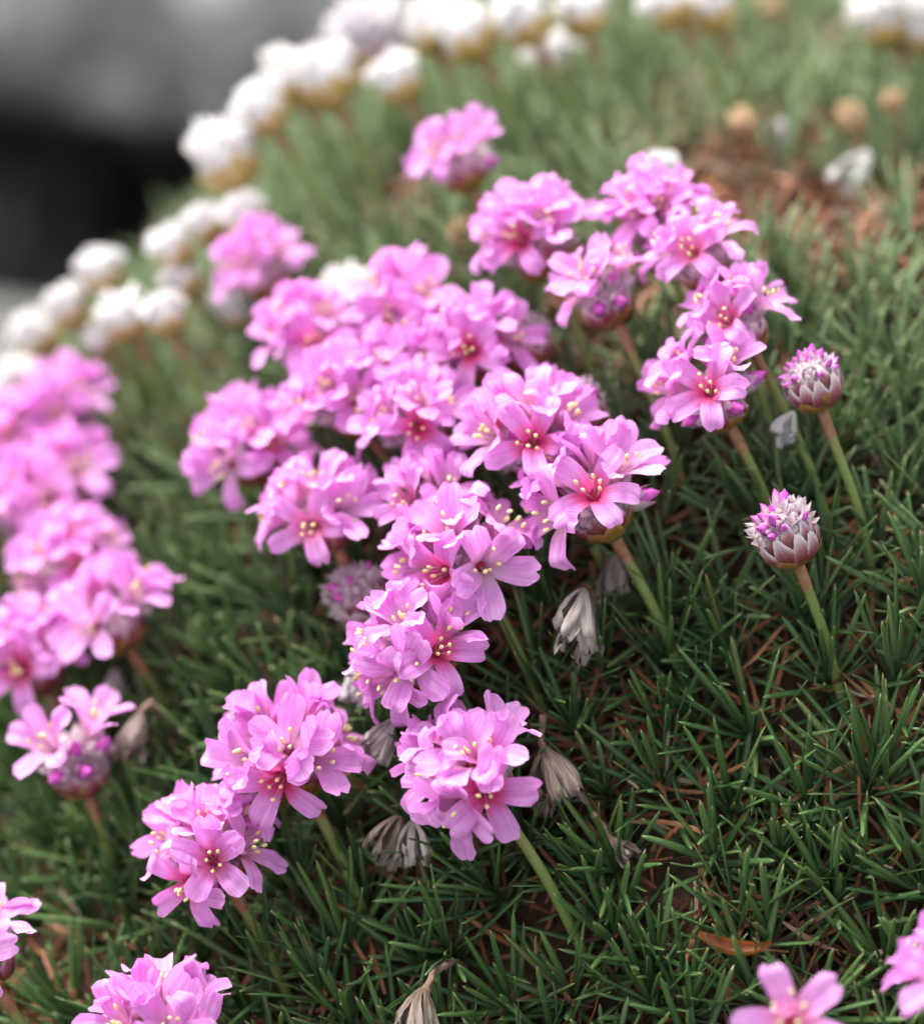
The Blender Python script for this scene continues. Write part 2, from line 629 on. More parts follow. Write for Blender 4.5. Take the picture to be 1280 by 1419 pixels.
def rosette_leaves(ax, n, L):
    """matrices (cm) of the leaves of one rosette around its base"""
    F = frame(ax)
    out = []
    ga = random.random() * 6.28
    for k in range(n):
        f = (k + 0.5) / n
        pol = 0.10 + 1.24 * f ** 0.9 + random.gauss(0, 0.09)
        az = ga + k * 2.39996 + random.gauss(0, 0.2)
        ln = L * random.uniform(0.75, 1.08) * (0.72 + 0.45 * math.sin(math.pi * min(1, 0.25 + 0.6 * f)))
        M = F @ Matrix.Rotation(az, 4, 'Z') @ Matrix.Rotation(pol, 4, 'Y') @ Matrix.Rotation(random.gauss(0, 0.25), 4, 'Z')
        hgt0 = 0.38 * (1 - f)          # inner leaves spring a little higher on the shoot
        sc = Matrix.Diagonal((random.uniform(0.9, 1.15),) * 2 + (ln, 1))
        M = Matrix.Translation(ax * hgt0) @ M @ sc
        out.append(M)
    return out


def paleness(x, y):
    # brighter light and haze of the far slope, painted into the leaf colour
    return np.clip((y + 0.35 * x + 0.5) / 9.5, 0, 1)


SP = 0.85
spots = []
for yy in np.arange(-12, 46, SP):
    for xx in np.arange(-22, 22, SP):
        x = xx + random.uniform(-0.42, 0.42) * SP + (0.5 * SP if int(round(yy / SP)) % 2 else 0)
        y = yy + random.uniform(-0.42, 0.42) * SP
        spots.append((x, y))
sx = np.array(spots)
sz = hgt_np(sx[:, 0], sx[:, 1])
near, far = [], []
# rusty patches where the cushion has died back
PATCH = [on_ray(*q) for q in ((1000, 300, 0), (1090, 265, 0), (1250, 330, 0), (900, 255, 0), (1190, 385, 0), (1010, 345, 0), (1130, 130, 0), (975, 215, 0), (1230, 190, 0), (860, 450, 0), (560, 320, 0))]
for (x, y), z in zip(spots, sz):
    if z < -30:
        continue
    p = Vector((x, y, float(z)))
    u, v, d = project(p)
    if d < 40 or d > 112 or not (-260 < u < 1540 and -150 < v < 1680):
        continue
    n = nrm(x, y)
    if n.dot((cC - p).normalized()) < -0.25:
        continue
    inside = -25 < u < 1305 and -20 < v < 1470
    # bare patches where dead needles show
    bare = math.sin(x * 0.55 + 1.3) * math.sin(y * 0.62 + 0.4) + 0.5 * math.sin(x * 1.3 + y * 0.9)
    if bare > 1.15 and random.random() < 0.5:
        continue
    if any((p - q).length < 1.25 for q in PATCH) and random.random() < 0.75:
        continue
    (near if inside else far).append((d + 0.0 * v, p))
near.sort(key=lambda q: q[0])
far += near[300:]
near = near[:300]
MARKS = [(1015, 1312, "the curled orange-brown leaf"), (1140, 860, "the lone magenta-tipped round bud"), (1150, 660, "the bud with a white withered floret"),
         (800, 910, "the hanging withered bell"), (785, 1130, "the squat grey withered head"), (880, 1200, "the shaggy collapsed tuft"),
         (560, 1215, "the two hanging withered heads"), (590, 1419, "the brown withered head on a twig"), (400, 1350, "the pink head tucked under another"),
         (740, 1230, "the pink head with a bare stem"), (185, 1190, "the half-open pink head"), (380, 950, "the short brown dead stalk"),
         (915, 840, "the thick green flower stem"), (1060, 720, "the pink head with magenta buds"), (240, 800, "the funnel-floret pink head"),
         (1200, 720, "the thin pinkish dead stalk"), (1110, 1419, "the small single-floret pink head"), (620, 930, "the pink head beside a greyish bud"),
         (230, 1419, "the pink head with upright petals"), (20, 1380, "the pink head with long lilac petals"), (1090, 540, "the pale head with one outstretched petal"), (275, 1050, "the sharply bent brown stalk"),
         (470, 1180, "the broad pink head"), (360, 780, "the pink head with a tall raised petal"), (110, 960, "the pale withered head"), (1270, 1390, "the pink head seen by its petal tips")]
MARKP = [(on_ray(a, b_, 0), t_) for a, b_, t_ in MARKS]
for d, p in near:
    root = ob("leaf_rosette", None, None, loc(p - Vector((0, 0, 0.12))))
    root.empty_display_size = 0.005
    mk = min(MARKP, key=lambda q: (q[0] - p).length)[1]
    tag(root, "green needle-leaf rosette growing nearest to " + mk, "plant", "rosettes nearest to " + mk)
    pl = float(paleness(p.x, p.y))
    for M in rosette_leaves(rosette_axis(p.x, p.y), random.randint(20, 26), random.uniform(1.15, 1.7)):
        M = M.copy()
        M.translation *= CM
        ob("leaf", random.choice(LEAF_ME), root, M, (min(1, max(0, pl + random.gauss(0, 0.1))), 0, 0, 1))


def scatter(name, mats4, tint, templ_idx, mat, templates, pale=None):
    """one mesh from many transformed copies of the leaf templates"""
    V, Fc, UV, T, PL = [], [], [], [], []
    pale = np.zeros(len(tint)) if pale is None else pale
    base = 0
    for k in range(len(templates)):
        sel = np.nonzero(templ_idx == k)[0]
        if len(sel) == 0:
            continue
        vs, uv, fs = templates[k]
        tv = np.array(vs)
        tv = np.concatenate([tv, np.ones((len(tv), 1))], 1)
        W = np.einsum('nij,vj->nvi', mats4[sel], tv)[:, :, :3]
        nv = len(vs)
        V.append(W.reshape(-1, 3))
        offs = base + np.arange(len(sel)) * nv
        q4 = np.array([f for f in fs if len(f) == 4])
        q3 = np.array([f for f in fs if len(f) == 3])
        Fc.append(((q4[None] + offs[:, None, None]).reshape(-1, 4), (q3[None] + offs[:, None, None]).reshape(-1, 3) if len(q3) else np.zeros((0, 3), int)))
        UV.append(np.tile(np.array(uv), (len(sel), 1)))
        T.append(np.repeat(tint[sel], nv))
        PL.append(np.repeat(pale[sel], nv))
        base += nv * len(sel)
    V = np.concatenate(V) * CM
    Q = np.concatenate([a for a, b in Fc])
    R3 = np.concatenate([b for a, b in Fc])
    UV = np.concatenate(UV)
    T = np.concatenate(T)
    me = bpy.data.meshes.new(name)
    li = np.concatenate([Q.ravel(), R3.ravel()]).astype(np.int32)
    me.vertices.add(len(V))
    me.vertices.foreach_set('co', V.ravel())
    me.loops.add(len(li))
    me.loops.foreach_set('vertex_index', li)
    me.polygons.add(len(Q) + len(R3))
    ls = np.concatenate([np.arange(len(Q)) * 4, len(Q) * 4 + np.arange(len(R3)) * 3]).astype(np.int32)
    me.polygons.foreach_set('loop_start', ls)
    me.update(calc_edges=True)
    me.polygons.foreach_set('use_smooth', np.ones(len(me.polygons), bool))
    ul = me.uv_layers.new(name="UVMap")
    ul.data.foreach_set('uv', UV[li].ravel())
    at = me.attributes.new('tint', 'FLOAT', 'POINT')
    at.data.foreach_set('value', T)
    at = me.attributes.new('pale', 'FLOAT', 'POINT')
    at.data.foreach_set('value', np.concatenate(PL))
    me.materials.append(mat)
    me.validate()
    return ob(name, me)


fm = []
for d, p in far:
    n = random.randint(18, 22)
    for M in rosette_leaves(rosette_axis(p.x, p.y), n, random.uniform(1.15, 1.65)):
        fm.append(np.array(Matrix.Translation(p - Vector((0, 0, 0.12))) @ M))
fm = np.array(fm)
o = scatter("thrift_turf", fm, np.random.rand(len(fm)), np.random.randint(0, len(LEAFV), len(fm)), LEAF_S, LEAFV,
            paleness(fm[:, 0, 3], fm[:, 1, 3]) + 0.12 * np.random.randn(len(fm)))
tag(o, "mat of green thrift needle leaves covering the bank around the rosettes", "ground cover", None, 'stuff')

# dead brown needles lying between the rosettes
LITV = []
for i in range(6):
    L = 1.0
    bnd, tw = random.uniform(-0.7, 0.7), random.uniform(-1.2, 1.2)
    vs, uv, fs = [], [], []
    for k in range(5):
        t_ = k / 4
        a = bnd * (t_ - 0.5)
        wv = 0.031 * (0.55, 0.95, 1.0, 0.8, 0.12)[k]
        c = Vector((L * (t_ - 0.5), bnd * 0.3 * (t_ - 0.5) ** 2, 0.10 * math.sin(3.1 * t_) * random.uniform(-1, 1)))
        ca, sa = math.cos(tw * t_), math.sin(tw * t_)
        for s, q in ((-1, 0), (0, 0.35), (1, 0)):
            vs.append((c.x, c.y + wv * (s * ca - q * sa), c.z + wv * (s * sa + q * ca)))
            uv.append((0.5 + 0.5 * s, t_))
    for k in range(4):
        for s in range(2):
            fs.append((k * 3 + s, k * 3 + s + 1, k * 3 + s + 4, k * 3 + s + 3))
    LITV.append((vs, uv, fs))
lm = []
tries = 0
while len(lm) < 15000 and tries < 90000:
    tries += 1
    x, y = random.uniform(-15, 13), random.uniform(-9, 32)
    bare = math.sin(x * 0.55 + 1.3) * math.sin(y * 0.62 + 0.4) + 0.5 * math.sin(x * 1.3 + y * 0.9)
    if random.random() > 0.3 + 0.4 * max(0, bare) + (0.5 if y > 5 and x > 1 else 0):
        continue
    z = hgt(x, y)
    u, v, d = project(Vector((x, y, z)))
    if not (-100 < u < 1380 and -50 < v < 1520) or d > 95:
        continue
    n = (nrm(x, y) + Vector((random.gauss(0, 0.4), random.gauss(0, 0.4), 0))).normalized()
    M = Matrix.Translation((x, y, z + random.uniform(-0.05, 0.6))) @ frame(n) @ Matrix.Rotation(random.random() * 6.28, 4, 'Z') @ Matrix.Diagonal((random.uniform(0.5, 1.25), random.uniform(0.8, 1.4), 1, 1))
    lm.append(np.array(M))
for q in PATCH:
    for _ in range(130):
        x, y = q.x + random.gauss(0, 0.8), q.y + random.gauss(0, 0.9)
        n = (nrm(x, y) + Vector((random.gauss(0, 0.5), random.gauss(0, 0.5), 0))).normalized()
        lm.append(np.array(Matrix.Translation((x, y, hgt(x, y) + random.uniform(0.0, 0.75))) @ frame(n) @ Matrix.Rotation(random.random() * 6.28, 4, 'Z') @ Matrix.Diagonal((random.uniform(0.5, 1.2), random.uniform(1.0, 1.7), 1, 1))))
lm = np.array(lm)
o = scatter("dead_needle_litter", lm, np.random.rand(len(lm)) ** 1.1, np.random.randint(0, 6, len(lm)), LITTER, LITV)
tag(o, "rusty brown dead needle leaves littering the gaps between green rosettes", "leaf litter", None, 'stuff')

# ------------------------------------------------------------------ flower parts (head frame: Z along the stem axis, origin at the head's centre)


def petal_mesh(openness, seed):
    """one petal of a floret; floret axis +Z, petal opens towards +X"""
    r = random.Random(seed)
    if openness == 0:      # wide flat star
        pr = [(0.06, 0.50), (0.10, 0.66), (0.19, 0.80), (0.33, 0.92), (0.50, 0.99), (0.67, 1.01), (0.82, 0.985)]
    elif openness == 1:    # funnel
        pr = [(0.06, 0.50), (0.09, 0.68), (0.17, 0.85), (0.29, 0.99), (0.43, 1.10), (0.58, 1.18), (0.72, 1.23)]
    else:                  # half open
        pr = [(0.05, 0.50), (0.07, 0.68), (0.12, 0.86), (0.19, 1.03), (0.28, 1.18), (0.38, 1.31), (0.47, 1.42)]
    pr = [(a + r.gauss(0, 0.012) * i / 6, b + r.gauss(0, 0.02) * i / 6 + (r.uniform(-0.10, 0.08)) * (i / 6) ** 3) for i, (a, b) in enumerate(pr)]
    nu, nv = 9, 11
    wp = [0.05, 0.085, 0.138, 0.180, 0.207, 0.212, 0.186]
    ws = r.uniform(0.88, 1.12)
    ph1, ph2 = r.random() * 6, r.random() * 6
    notch = r.uniform(0.0, 0.11)
    skew = r.gauss(0, 0.03)
    rows, uvs = [], []

    def samp(tab, s):
        s = max(0.0, min(5.999, s * 6))
        i = int(s)
        f = s - i
        # Catmull-Rom for a smooth outline
        g_ = lambda k: tab[max(0, min(6, k))]
        p0, p1, p2, p3 = g_(i - 1), g_(i), g_(i + 1), g_(i + 2)
        h = lambda a, b, c, d: 0.5 * ((2 * b) + (c - a) * f + (2 * a - 5 * b + 4 * c - d) * f * f + (3 * b - a - 3 * c + d) * f ** 3)
        if isinstance(p0, tuple):
            return tuple(h(a, b, c, d) for a, b, c, d in zip(p0, p1, p2, p3))
        return h(p0, p1, p2, p3)
    for j in range(nv):
        v = j / (nv - 1)
        row, ru = [], []
        for i in range(nu):
            u = i / (nu - 1) * 2 - 1
            # the tip is rounded and a little notched
            tipcut = (0.15 * abs(u) ** 3.0 + notch * math.exp(-(u / 0.22) ** 2) + 0.014 * math.sin(u * 9 + ph1)) * v ** 3
            s = max(0.0, min(1.0, v * (1 - tipcut)))
            rr, zz = samp(pr, s)
            e = 0.02
            r2, z2 = samp(pr, max(0, s - e))
            tx, tz = rr - r2, zz - z2
            tl = math.hypot(tx, tz) or 1
            nx, nz = -tz / tl, tx / tl
            hw = samp(wp, s) * ws
            lift = 0.34 * hw * (u * u) * (1.0 - 0.55 * v) + 0.03 * v * math.sin(2.6 * u + ph2 + 2 * v) + 0.014 * v * math.sin(7 * u + ph1)
            lift -= 0.02 * math.exp(-(u / 0.25) ** 2) * v
            row.append((rr + nx * lift, hw * u + skew * v * v, zz + nz * lift))
            ru.append((0.5 + 0.5 * u, v))
        rows.append(row)
        uvs.append(ru)
    b = MB()
    b.grid(rows, uvs)
    return b.make("petal", PETAL)


PETALS = {k: [petal_mesh(k, 100 * k + i) for i in range(6)] for k in (0, 1, 2)}


def floret_mesh():
    """papery ribbed calyx tube with the dark throat inside"""
    b = MB()
    S = 10
    rows, uvs = [], []
    for j, (r_, z_) in enumerate(((0.05, 0.22), (0.085, 0.34), (0.105, 0.46), (0.12, 0.58), (0.15, 0.68))):
        rows.append([((r_ * (1 + 0.10 * (1 if s % 2 else -1))) * math.cos(6.2832 * s / S), (r_ * (1 + 0.10 * (1 if s % 2 else -1))) * math.sin(6.2832 * s / S),
                      z_ + (0.05 if (j == 4 and s % 2) else 0)) for s in range(S)])
        uvs.append([(s / S, j / 4) for s in range(S)])
    b.grid(rows, uvs, 0, True)
    rows, uvs = [], []
    for j, (r_, z_) in enumerate(((0.085, 0.64), (0.06, 0.58), (0.004, 0.57))):
        rows.append([(r_ * math.cos(6.2832 * s / S), r_ * math.sin(6.2832 * s / S), z_) for s in range(S)])
        uvs.append([(s / S, j / 2) for s in range(S)])
    b.grid(rows, uvs, 1, True)
    return b.make("floret", [CALYX, THROAT])


FLORET = floret_mesh()


def stamen_mesh(seed):
    r = random.Random(seed)
    b = MB()
    h = r.uniform(0.98, 1.14)
    ro = r.uniform(0.08, 0.17)
    pts = [(0.035, 0, 0.5), (0.05, 0, 0.66), (ro * 0.75, 0.01, 0.66 + (h - 0.66) * 0.55), (ro, 0.0, h)]
    b.tube(pts, [0.011, 0.010, 0.009, 0.008], 4, 0, False)
    rows, uvs = [], []
    tl = r.uniform(-0.5, 0.5)
    for j in range(5):
        a = -math.pi / 2 + math.pi * j / 4
        row = []
        for s in range(6):
            q = 6.2832 * s / 6
            x, y, z = 0.033 * math.cos(a) * math.cos(q), 0.033 * math.cos(a) * math.sin(q) * 1.15, 0.066 * math.sin(a)
            row.append((ro + x * math.cos(tl) + z * math.sin(tl), y, h + 0.03 + z * math.cos(tl) - x * math.sin(tl)))
        rows.append(row)
        uvs.append([(s / 6, j / 4) for s in range(6)])
    b.grid(rows, uvs, 1, True)
    return b.make("stamen", [FILAMENT, ANTHER])


STAMENS = [stamen_mesh(i) for i in range(6)]


def bract_mesh(p0, p1, hw, rx, rz, out, mat, seed, tipw=0.25, curl=0.0):
    """scale wrapping an ellipsoid from polar angle p0 to p1 (from the bottom pole)"""
    r = random.Random(seed)
    rows, uvs = [], []
    NV, NU = 7, 7
    for j in range(NV):
        v = j / (NV - 1)
        row, ru = [], []
        wprof = (0.55 + 0.45 * math.sin(math.pi * min(1, v * 1.15) ** 0.8)) * (1 - (1 - tipw) * max(0, (v - 0.55) / 0.45) ** 1.7)
        for i in range(NU):
            u = i / (NU - 1) * 2 - 1
            pol = p0 + (p1 - p0) * (v - 0.10 * u * u * v + 0.025 * v * math.sin(7 * u + seed))
            az = u * hw * wprof
            k = 1 + out * (0.4 + 0.6 * v) + 0.06 * (1 - u * u) * math.sin(math.pi * v) + curl * v ** 3 + 0.012 * math.sin(5 * u + 9 * v + seed)
            row.append((k * rx * math.sin(pol) * math.cos(az), k * rx * math.sin(pol) * math.sin(az), -k * rz * math.cos(pol)))
            ru.append((0.5 + 0.5 * u, v))
        rows.append(row)
        uvs.append(ru)
    b = MB()
    b.grid(rows, uvs)
    return b.make("bract", mat)


R_ = math.radians


def bract_sets(low, mid):
    return dict(
        low=[bract_mesh(R_(8), R_(68), R_(42), 0.44, 0.44, 0.06, low, s, 0.55, 0.06) for s in (1, 2, 3)],
        mid=[bract_mesh(R_(38), R_(104), R_(24), 0.44, 0.46, 0.03, mid, s, 0.65, 0.03) for s in (4, 5, 6)],
        top=[bract_mesh(R_(72), R_(126), R_(18), 0.42, 0.47, 0.0, mid, s, 0.65, 0.03) for s in (7, 8, 9)])


BS = {'pink': bract_sets(BR_LOW, BR_MID), 'white': dict(bract_sets(BR_GOLD, BR_WHITE), low=[bract_mesh(R_(8), R_(66), R_(40), 0.44, 0.44, 0.05, BR_GOLD, s, 0.5, 0.05) for s in (1, 2, 3)],
                   mid=[bract_mesh(R_(30), R_(92), R_(30), 0.43, 0.45, 0.03, BR_GOLD, s, 0.4, 0.02) for s in (4, 5, 6)]), 'tan': bract_sets(BR_TAN, BR_TAN)}


def body_mesh(mat):
    rows, uvs = [], []
    for j in range(9):
        a = -math.pi / 2 + math.pi * j / 8
        rows.append([(0.41 * math.cos(a) * math.cos(6.2832 * s / 14), 0.41 * math.cos(a) * math.sin(6.2832 * s / 14), 0.42 * math.sin(a)) for s in range(14)])
        uvs.append([(s / 14, j / 8) for s in range(14)])
    b = MB()
    b.grid(rows, uvs, 0, True)
    return b.make("receptacle", mat)


BODY = {'pink': body_mesh(CALYX), 'white': body_mesh(WHITE), 'lilac': body_mesh(LILAC), 'tan': body_mesh(BR_TAN)}


def flower_bud_mesh(seed, tip, paper, big=1.0):
    """unopened floret: papery jagged calyx with a pointed furled bud inside; along +Z from r=0.28"""
    r = random.Random(seed)
    b = MB()
    S = 10
    prof = ((0.05, 0.20), (0.10, 0.32), (0.13, 0.44), (0.125, 0.54))
    rows, uvs = [], []
    for j, (q, z) in enumerate(prof):
        rows.append([(q * (1 + 0.12 * (-1) ** s) * math.cos(6.2832 * s / S), q * (1 + 0.12 * (-1) ** s) * math.sin(6.2832 * s / S),
                      z + ((r.uniform(0.03, 0.15) if s % 2 else -r.uniform(0, 0.05)) if j == 3 else 0)) for s in range(S)])
        uvs.append([(s / S, j / 3) for s in range(S)])
    b.grid(rows, uvs, 1, True)
    rows, uvs = [], []
    for j, (q, z) in enumerate(((0.07, 0.36), (0.098, 0.45), (0.088, 0.50 + 0.06 * big), (0.055, 0.535 + 0.13 * big), (0.006, 0.55 + 0.19 * big))):
        tw = j * 0.3
        rows.append([((q * (1 + 0.16 * math.cos(3 * 6.2832 * s / 8)) * math.cos(6.2832 * s / 8 + tw)), q * (1 + 0.16 * math.cos(3 * 6.2832 * s / 8)) * math.sin(6.2832 * s / 8 + tw), z) for s in range(8)])
        uvs.append([(s / 8, j / 4) for s in range(8)])
    b.grid(rows, uvs, 0, True)
    return b.make("flower_bud", [tip, paper])


FBUD = {'pink': [flower_bud_mesh(s, BUDPINK, PAPER) for s in (1, 2, 3)],
        'pale': [flower_bud_mesh(s, PAPER, PAPER, 0.0) for s in (4, 5, 6)],
        'white': [flower_bud_mesh(s, WHITE, WHITE, 0.0) for s in (7, 8)],
        'lilac': [flower_bud_mesh(s, LILAC, WHITE, 0.3) for s in (9, 10)],
        'tan': [flower_bud_mesh(s, BR_TAN, BR_TAN, 0.0) for s in (11, 12)]}

# ------------------------------------------------------------------ building heads
AX_FLOWER = (-0.50 * cR + 0.83 * cU - 0.20 * cF).normalized()
AX_BUD = (-0.30 * cR + 0.88 * cU - 0.24 * cF).normalized()


def stem_parts(root, B, top, a, size, sheath=0.42):
    """curved stem from the ground at B up to the cup at top (relative to B), with its brown sheath"""
    T = top - B
    L = T.length
    c1 = T * 0.4 + Vector((random.gauss(0, 0.10), random.gauss(0, 0.10), 0.12 * L))
    c2 = T - a * (0.45 * L)
    P = []
    for i in range(11):
        t_ = i / 10
        P.append(c1 * (3 * t_ * (1 - t_) ** 2) + c2 * (3 * t_ * t_ * (1 - t_)) + T * t_ ** 3)
    b = MB()
    b.tube(P, [0.085 * size] * 11, 8)
    ob("stem", b.make("stem", STEM), root)
    # sheath: the last stretch, ragged lower edge
    b = MB()
    Q, acc, i = [T + a * 0.03], 0.0, 10
    pts = [T + a * 0.04]
    while i > 0 and acc < sheath:
        seg = (P[i - 1] - P[i]).length
        k = min(1.0, (sheath - acc) / seg)
        pts.append(P[i] + (P[i - 1] - P[i]) * k)
        acc += seg
        i -= 1
    b.tube(pts, [0.108 * size] + [0.095 * size] * (len(pts) - 2) + [0.092 * size], 8, 0, False)
    ob("sheath", b.make("sheath", SHEATH), root)


def root_of(top, a, name):
    """walk down from the cup to the ground and stand the thing there"""
    p = top.copy()
    dr = (-a + Vector((0, 0, -0.25))).normalized()
    for _ in range(600):
        if p.z < hgt(p.x, p.y) - 0.15:
            break
        p = p + dr * 0.05
    root = ob(name, None, None, loc(p))
    root.empty_display_size = 0.005
    return root, p


def cup(root, B, C, F, style, scale, n_mid=8, n_low=7, n_top=0):
    body = {'pink': 'pink', 'white': 'white', 'lilac': 'lilac', 'tan': 'tan'}[style]
    bs = BS['white' if style == 'lilac' else style]
    M0 = loc(C - B) @ F @ Matrix.Diagonal((scale, scale, scale, 1))
    ob("receptacle", BODY[body], root, M0)
    for nm, n, off in (('low', n_low, 0.0), ('mid', n_mid, 0.4), ('top', n_top, 0.1)):
        for k in range(n):
            q = 1 + random.uniform(-0.04, 0.06)
            ob("bract", random.choice(bs[nm]), root, M0 @ Matrix.Rotation(6.2832 * (k + off + random.uniform(-0.15, 0.15)) / n, 4, 'Z')
               @ Matrix.Rotation(random.gauss(0, 0.09), 4, 'Y') @ Matrix.Rotation(random.gauss(0, 0.09), 4, 'X') @ Matrix.Diagonal((q, q, q * random.uniform(0.9, 1.1), 1)))


def add_floret(root, M0, d, red, openness, scale):
    """open floret pointing along d (world direction)"""
    F = frame(d) @ Matrix.Rotation(random.random() * 6.28, 4, 'Z')
    scale *= 0.88
    fl = ob("floret", FLORET, root, M0 @ F @ Matrix.Diagonal((scale, scale, scale, 1)))
    tint = random.random()
    for k in range(5):
        M = (Matrix.Rotation(1.2566 * k + random.gauss(0, 0.10), 4, 'Z') @ Matrix.Translation((0, 0, 0.5 * CM))
             @ Matrix.Rotation(random.gauss(0, 0.11), 4, 'Y') @ Matrix.Rotation(random.gauss(0, 0.10), 4, 'Z')
             @ Matrix.Translation((0, 0, -0.5 * CM)))
        ob("petal", random.choice(PETALS[openness]), fl, M, (red, min(1, max(0, tint + random.gauss(0, 0.15))), 0, 1))
    for k in range(5):
        M = Matrix.Rotation(1.2566 * (k + 0.5) + random.gauss(0, 0.25), 4, 'Z') @ Matrix.Rotation(random.gauss(0, 0.06), 4, 'Y')
        ob("stamen", random.choice(STAMENS), fl, M)
    return fl


def fib(n, pmax):
    out = []
    for k in range(n):
        z = 1 - (1 - math.cos(pmax)) * (k + 0.5) / n
        r = math.sqrt(max(0, 1 - z * z))
        out.append(Vector((r * math.cos(k * 2.39996), r * math.sin(k * 2.39996), z)))
    return out


def open_head(u, v, label, group=None, florets=(), H=2.8, fill=9, scale=1.0, axis=None, buds=(), nb_max=12, pol=86):
    """pink flower head whose visual centre lies on pixel (u, v).
    florets: (u, v, red, openness) of throats read off the photograph; buds: (u, v) of furled buds"""
    a = (axis if axis is not None else AX_FLOWER).copy()
    a = (a + Vector((random.gauss(0, 0.05), random.gauss(0, 0.05), 0))).normalized()
    V = on_ray(u, v, H)
    C = V - a * 0.30 * scale
    top = C - a * 0.45 * scale
    root, B = root_of(top, a, "thrift_flower")
    tag(root, label, "flower", group)
    F = frame(a)
    stem_parts(root, B, top, a, 0.95 * scale)
    cup(root, B, C, F, 'pink', scale)
    M0 = loc(C - B)
    used = []
    pu, pv, dep = project(C)
    kpx = FPX / dep
    view = (cC - C).normalized()
    for (fu, fv, red, op) in florets:
        dx, dy = (fu - pu) / kpx, -(fv - pv) / kpx
        R0 = 0.72 * scale
        s2 = R0 * R0 - dx * dx - dy * dy
        d = (dx * cR + dy * cU - (math.sqrt(s2) if s2 > 0.02 else 0.12) * cF).normalized()
        ang = d.angle(a)
        if ang > R_(pol):
            side = (d - a * d.dot(a)).normalized()
            d = a * math.cos(R_(pol)) + side * math.sin(R_(pol))
        add_floret(root, M0, d, red, op, scale * random.uniform(0.97, 1.06))
        used.append(d)
    for (fu, fv) in buds:
        dx, dy = (fu - pu) / kpx, -(fv - pv) / kpx
        s2 = 0.3 * scale - dx * dx - dy * dy
        d = (dx * cR + dy * cU - math.sqrt(max(0.03, s2)) * cF).normalized()
        ob("flower_bud", random.choice(FBUD['pink']), root, M0 @ frame(d) @ Matrix.Diagonal((1.25 * scale,) * 3 + (1,)))
        used.append(d)
    n_add = 0
    cand = fib(40, R_(min(64, pol - 10)))
    random.shuffle(cand)
    cand.sort(key=lambda q: -q.z + random.uniform(0, 0.5))
    for q in cand:
        if n_add >= fill:
            break
        d = (F @ q).normalized()
        if any(d.dot(x) > math.cos(R_(34)) for x in used):
            continue
        add_floret(root, M0, d, random.choice((0.0, 0.1, 0.3, 0.8, 1.0)), random.choice((0, 1, 1, 1, 2)), scale * random.uniform(0.92, 1.06))
        used.append(d)
        n_add += 1
    # unopened florets fill the gaps of the head
    nb = 0
    for q in fib(26, R_(95)):
        d = (F @ q).normalized()
        if any(d.dot(x) > math.cos(R_(21)) for x in used):
            continue
        if nb >= nb_max:
            break
        kind = 'pink' if random.random() < 0.4 else 'pale'
        ob("flower_bud", random.choice(FBUD[kind]), root, M0 @ frame(d) @ Matrix.Diagonal((1.05 * scale,) * 3 + (1,)))
        nb += 1
        if nb >= nb_max:
            break
    return root


def bud_head(u, v, label, style='pink', H=2.3, scale=1.0, group=None, axis=None, nbuds=28, name="thrift_bud", pink=0.4):
    a = ((axis if axis is not None else AX_BUD) + Vector((random.gauss(0, 0.07), random.gauss(0, 0.07), 0))).normalized()
    C = on_ray(u, v, H)
    top = C - a * 0.45 * scale
    root, B = root_of(top, a, name)
    tag(root, label, "flower bud", group)
    F = frame(a)
    stem_parts(root, B, top, a, 0.9 * scale ** 0.5)
    cup(root, B, C, F, style, scale, 11 if style == 'pink' else 8, 7, 0 if style in ('white', 'lilac') else 11)
    M0 = loc(C - B)
    for q in fib(nbuds, R_(72 if style in ('pink', 'tan') else 66)):
        d = (F @ (q + Vector((random.gauss(0, 0.05), random.gauss(0, 0.05), 0)))).normalized()
        if style == 'pink':
            fb = FBUD['pink'] if random.random() < pink else FBUD['pale']
        else:
            fb = FBUD[style]
        s = scale * (random.uniform(0.72, 0.95) if style == 'pink' else random.uniform(0.7, 1.15))
        ob("flower_bud", random.choice(fb), root, M0 @ frame(d) @ Matrix.Diagonal((s, s, s, 1)))
    return root


# ------------------------------------------------------------------ the flower heads, read off the photograph
CL = "open pink thrift head packed into the crowded middle of the clump"
CG = "pink thrift heads crowded in the clump"
LL = "soft-focus open pink thrift head in the group beside the grassy gap"
LG = "pink thrift heads grouped across the grassy gap"
W, Fn, Hf = 0, 1, 2
open_head(390, 1035, "broad pink thrift head with a wide red-throated floret, beside a shrivelled grey head", florets=[(352, 1052, 0.1, Fn), (440, 1046, 0.0, Fn), (397, 1092, 1.0, W), (306, 1056, 0.1, W), (365, 1000, 0.2, Hf), (425, 985, 0.2, Hf), (486, 1012, 0.1, W), (398, 1030, 0.1, Fn)], fill=5, scale=1.05)
open_head(283, 1172, "pink thrift head tucked under a broader one, red throats and a magenta bud", florets=[(300, 1186, 0.7, Fn), (268, 1220, 1.0, W), (226, 1165, 0.2, W), (262, 1130, 0.2, Hf), (325, 1130, 0.2, W), (345, 1175, 0.3, W)], buds=[(298, 1222)], fill=3, scale=0.95)
open_head(650, 1062, "pink thrift head above two shrivelled papery grey heads, its stem bare", florets=[(676, 1048, 0.6, Fn), (677, 1095, 1.0, W), (647, 1124, 0.1, Fn), (606, 1076, 0.3, W), (695, 1004, 0.1, Fn), (617, 1022, 0.2, Fn), (648, 1050, 0.2, Fn)], fill=4, scale=1.0)
open_head(572, 888, "pink thrift head beside a greyish bud, long petals hanging over pale scales", florets=[(564, 864, 0.0, Fn), (570, 918, 0.0, Fn), (608, 898, 1.0, W), (505, 936, 0.1, W), (506, 886, 0.1, W), (620, 870, 0.3, Hf), (548, 945, 0.3, W)], fill=3)
